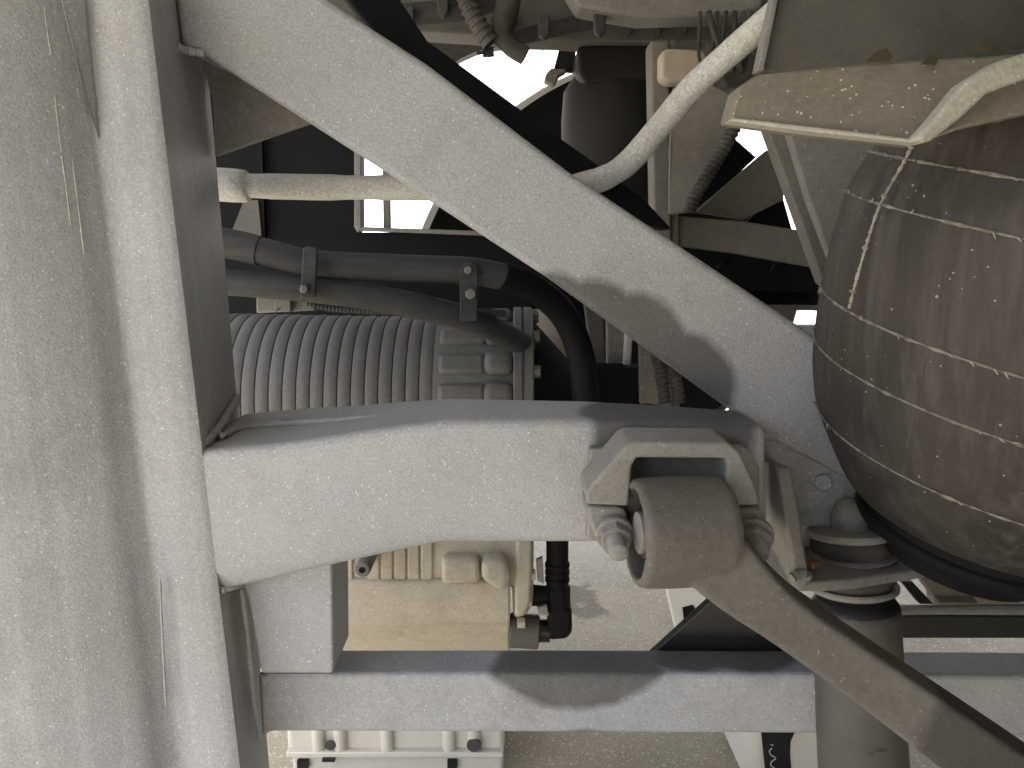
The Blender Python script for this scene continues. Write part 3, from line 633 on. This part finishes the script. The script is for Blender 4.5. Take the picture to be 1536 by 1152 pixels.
obj('beam_face', slab_bm([(996, 322), (1117, 332), (1230, 350), (1240, 404), (1105, 380), (996, 366)], 1.03, .03), M['sheet'], tb, bevel=.002)
obj('triangle_plate', slab_bm([(1042, 318), (1152, 224), (1176, 262), (1176, 300), (1116, 330)], 1.06, .012), M['sheet'], tb, bevel=.002)
obj('triangle_plate', slab_bm([(1118, 334), (1172, 288), (1188, 345)], 1.08, .01), M['dark'], tb)
obj('upper_plate', slab_bm([(1046, 318), (1040, 290), (1100, 206), (1134, 236)], 1.09, .01), M['dark'], tb)
lpn = thing('back_plate', 'dark lower panel with two wire hooks below the tie beam', 'panel', at(1110, 480, 1.1))
obj('plate_sheet', slab_bm([(990, 360), (1240, 380), (1240, 438), (990, 434)], 1.1, .02), M['dark'], lpn)
obj('plate_sheet', slab_bm([(990, 457), (1240, 459), (1240, 468), (1196, 464), (1186, 500), (1192, 530), (1100, 530), (990, 490)], 1.1, .02), M['panel'], lpn)
obj('slot_back', slab_bm([(980, 425), (1250, 428), (1250, 466), (980, 464)], 1.16, .02), M['black'], lpn)
for hx in (1074, 1156):
    obj('hook', tube_bm(P([(hx, 412, 1.09), (hx + 2, 402, 1.085), (hx + 10, 396, 1.08), (hx + 20, 396, 1.09)], 4), .0028, 8), M['black'], lpn)
stt = thing('slanted_strut', 'dark grey slanted strut between the tan mount and the air spring', 'strut', at(1230, 425, .70))
obj('strut_web', slab_bm([(1146, 180), (1194, 190), (1222, 290), (1250, 350), (1252, 440), (1234, 425), (1200, 330)], .72, .02), M['sheet'], stt, bevel=.002)
obj('strut_plate', slab_bm([(1176, 180), (1340, 190), (1340, 260), (1270, 300), (1250, 400), (1212, 300)], .70, .012), M['dull'], stt, bevel=.003)

mc = thing('rear_channel', 'pale vertical sheet metal channel under the diagonal brace', 'channel', at(930, 610, 1.0))
obj('channel_web', slab_bm([(876, 452), (905, 458), (908, 552), (888, 552)], 1.12, .02), M['panel'], mc, bevel=.003)
obj('channel_face', slab_bm([(910, 458), (940, 475), (938, 552), (911, 552)], 1.10, .02), M['dusty'], mc, bevel=.003)
obj('channel_edge', slab_bm([(940, 490), (950, 495), (946, 552), (936, 552)], 1.08, .02), M['pipe'], mc, bevel=.002)
obj('sill', slab_bm([(800, 552), (1000, 552), (1000, 640), (800, 640)], 1.05, .05), M['dark'], mc, bevel=.003)
obj('post_sheet', slab_bm([(958, 500), (985, 520), (992, 606), (960, 606)], .96, .01), M['dusty'], mc, bevel=.002)
for a, b, lab in (((978, 500), (998, 604), 'upright ribbed conduit lying against the tan sheet by the post'), ((1000, 520), (1020, 604), 'upright ribbed conduit beside the first one, farther from the tan sheet')):
    corr_tube('ribbed_conduit', P([(*a, .93), ((a[0] + b[0]) / 2 + 2, (a[1] + b[1]) / 2, .93), (*b, .93)]), pxm(10, .93), .006, M['rubber'], label=lab, cat='conduit', group='upright conduits by the post')
dm = thing('reservoir', 'beige rounded reservoir between the motor flange and the black hose', 'reservoir', at(840, 560, 1.2))
obj('reservoir_body', lathe_bm(at(815, 520, 1.2), (0, 0, 1), [(-.05, .03), (-.045, .055), (-.02, .07), (.02, .066), (.045, .05), (.06, .02)], 40), M['foam'], dm, smooth=60)

# lower right background
br = thing('rear_cross_tube', 'dark horizontal tube and black bar behind the shock absorber', 'tube', at(1440, 960, .78))
obj('tube', tube_bm([at(1330, 915, .78), at(1700, 917, .78)], pxm(7, .78), 14), M['dull'], br)
obj('bar', slab_bm([(1330, 924), (1700, 924), (1700, 958), (1340, 958)], .785, .03), M['blackpaint'], br, bevel=.002)
obj('ring_arm', slab_bm([(1388, 842), (1400, 838), (1560, 892), (1700, 930), (1700, 945), (1540, 908)], .58, .02), M['dull'], ab, bevel=.002)
obj('diagonal_stay', slab_bm([(1352, 872), (1368, 872), (1400, 906), (1380, 906)], .75, .01), M['blackpaint'], br)
obj('ground_filler', slab_bm([(1392, 830), (1720, 830), (1720, 912), (1402, 912)], .95, .02), M['dusty'], br, bevel=.002)  # added panel, its tan covers bright ground and stands in for shade
obj('stay', slab_bm([(1372, 855), (1420, 855), (1470, 906), (1410, 906)], .80, .02), M['dusty'], br, bevel=.002)

# ------------------------------------------------------------------ things on the ground
cr = thing('white_crate', 'white ribbed plastic crate standing on the concrete under the lower beam', 'crate', at(590, 1168, .95))
zt, zm, zb = at(590, 1060, .95).z, at(590, 1138, .95).z, .002
xa, xb = at(427, 1130, .95).x, at(757, 1130, .95).x
obj('lid', box_bm(((xa + xb) / 2, 1.06, (zt + zm) / 2 + .001), (xb - xa, .20, zt - zm - .002)), M['whitep'], cr, bevel=.008, seg=3)
obj('base', box_bm(((xa + xb) / 2 + .002, 1.06, (zm - .001) / 2 + .001), (xb - xa - .008, .20, zm - .002)), M['whitep'], cr, bevel=.006, seg=3)
obj('rim', box_bm(((xa + xb) / 2, .956, zm + .006), (xb - xa - .004, .014, .009)), M['whitep'], cr, bevel=.002)
for px in (475, 508, 579, 673, 710):
    p = at(px, 1110, .95); obj('rib', cyl_bm((p.x, .959, zm + .007), (p.x, .959, zt - .002), .0095, 16), M['whitep'], cr)
for px, py, w_ in ((495, 1118, .009), (711, 1118, .013)):
    p = at(px, py, .95); obj('hole', cyl_bm((p.x, .952, p.z), (p.x, .949, p.z), w_ * .8, 18), M['rubber'], cr)
for px, w_ in ((453, .016), (678, .014), (494, .018)):
    p = at(px, 1150 if px != 494 else 1137, .95); obj('slot', box_bm((p.x, .958 if px != 494 else .949, p.z), (w_, .01, .012 if px != 494 else .004)), M['label'], cr)
jug = thing('white_container', 'white plastic container with a black label standing behind the shock absorber', 'container', at(1180, 1165, .95))
jx0, jx1 = at(1121, 1130, .93).x, at(1262, 1130, .93).x; jz = at(1180, 1085, .93).z
obj('body', box_bm(((jx0 + jx1) / 2, 1.0, jz / 2 + .001), (jx1 - jx0, .14, jz)), M['whitep'], jug, bevel=.02, seg=5)
lb = obj('label_panel', slab_bm([(1141, 1090), (1196, 1090), (1186, 1112), (1185, 1130), (1189, 1175), (1150, 1175)], .9285, .002), M['label'], jug)
for q in ([(1158, 1122), (1154, 1127), (1157, 1133), (1163, 1136)], [(1164, 1138), (1158, 1142), (1156, 1148), (1162, 1152)], [(1160, 1118), (1156, 1117)]):
    obj('squiggle', tube_bm(P([(x, y, .9282) for x, y in q], 4), .0007, 6), M['whitep'], lb)
wp = thing('white_bracket', 'white tapered bracket with a dark hole standing on concrete behind the rod', 'bracket', at(1040, 960, 1.15))
wpb = obj('plate', slab_bm([(996, 868), (1090, 868), (1130, 1046), (1045, 1047), (1018, 965)], 1.15, .02), M['white'], wp, bevel=.003)
obj('hole', slab_bm([(1024, 912), (1040, 908), (1048, 922), (1040, 932), (1026, 930)], 1.1475, .003), M['black'], wpb)

# white vehicle parked beyond
vn = thing('parked_van', 'white body side of a van parked beyond the openings', 'van', (0, 3.7, 0))
for xa_, xb_ in ((-3.2, -1.22), (-1.205, .135), (.15, 3.2)):
    obj('body_panel', box_bm(((xa_ + xb_) / 2, 3.7, 1.25), (xb_ - xa_, .12, 1.7)), M['white'], vn, bevel=.01)
obj('sill', box_bm((0, 3.68, .36), (6.4, .1, .08)), M['dark'], vn)
for x in (-2.2, 2.2):
    obj('wheel', cyl_bm((x, 3.62, .33), (x, 3.8, .33), .33, 40), M['black'], vn, bevel=.03, seg=3)
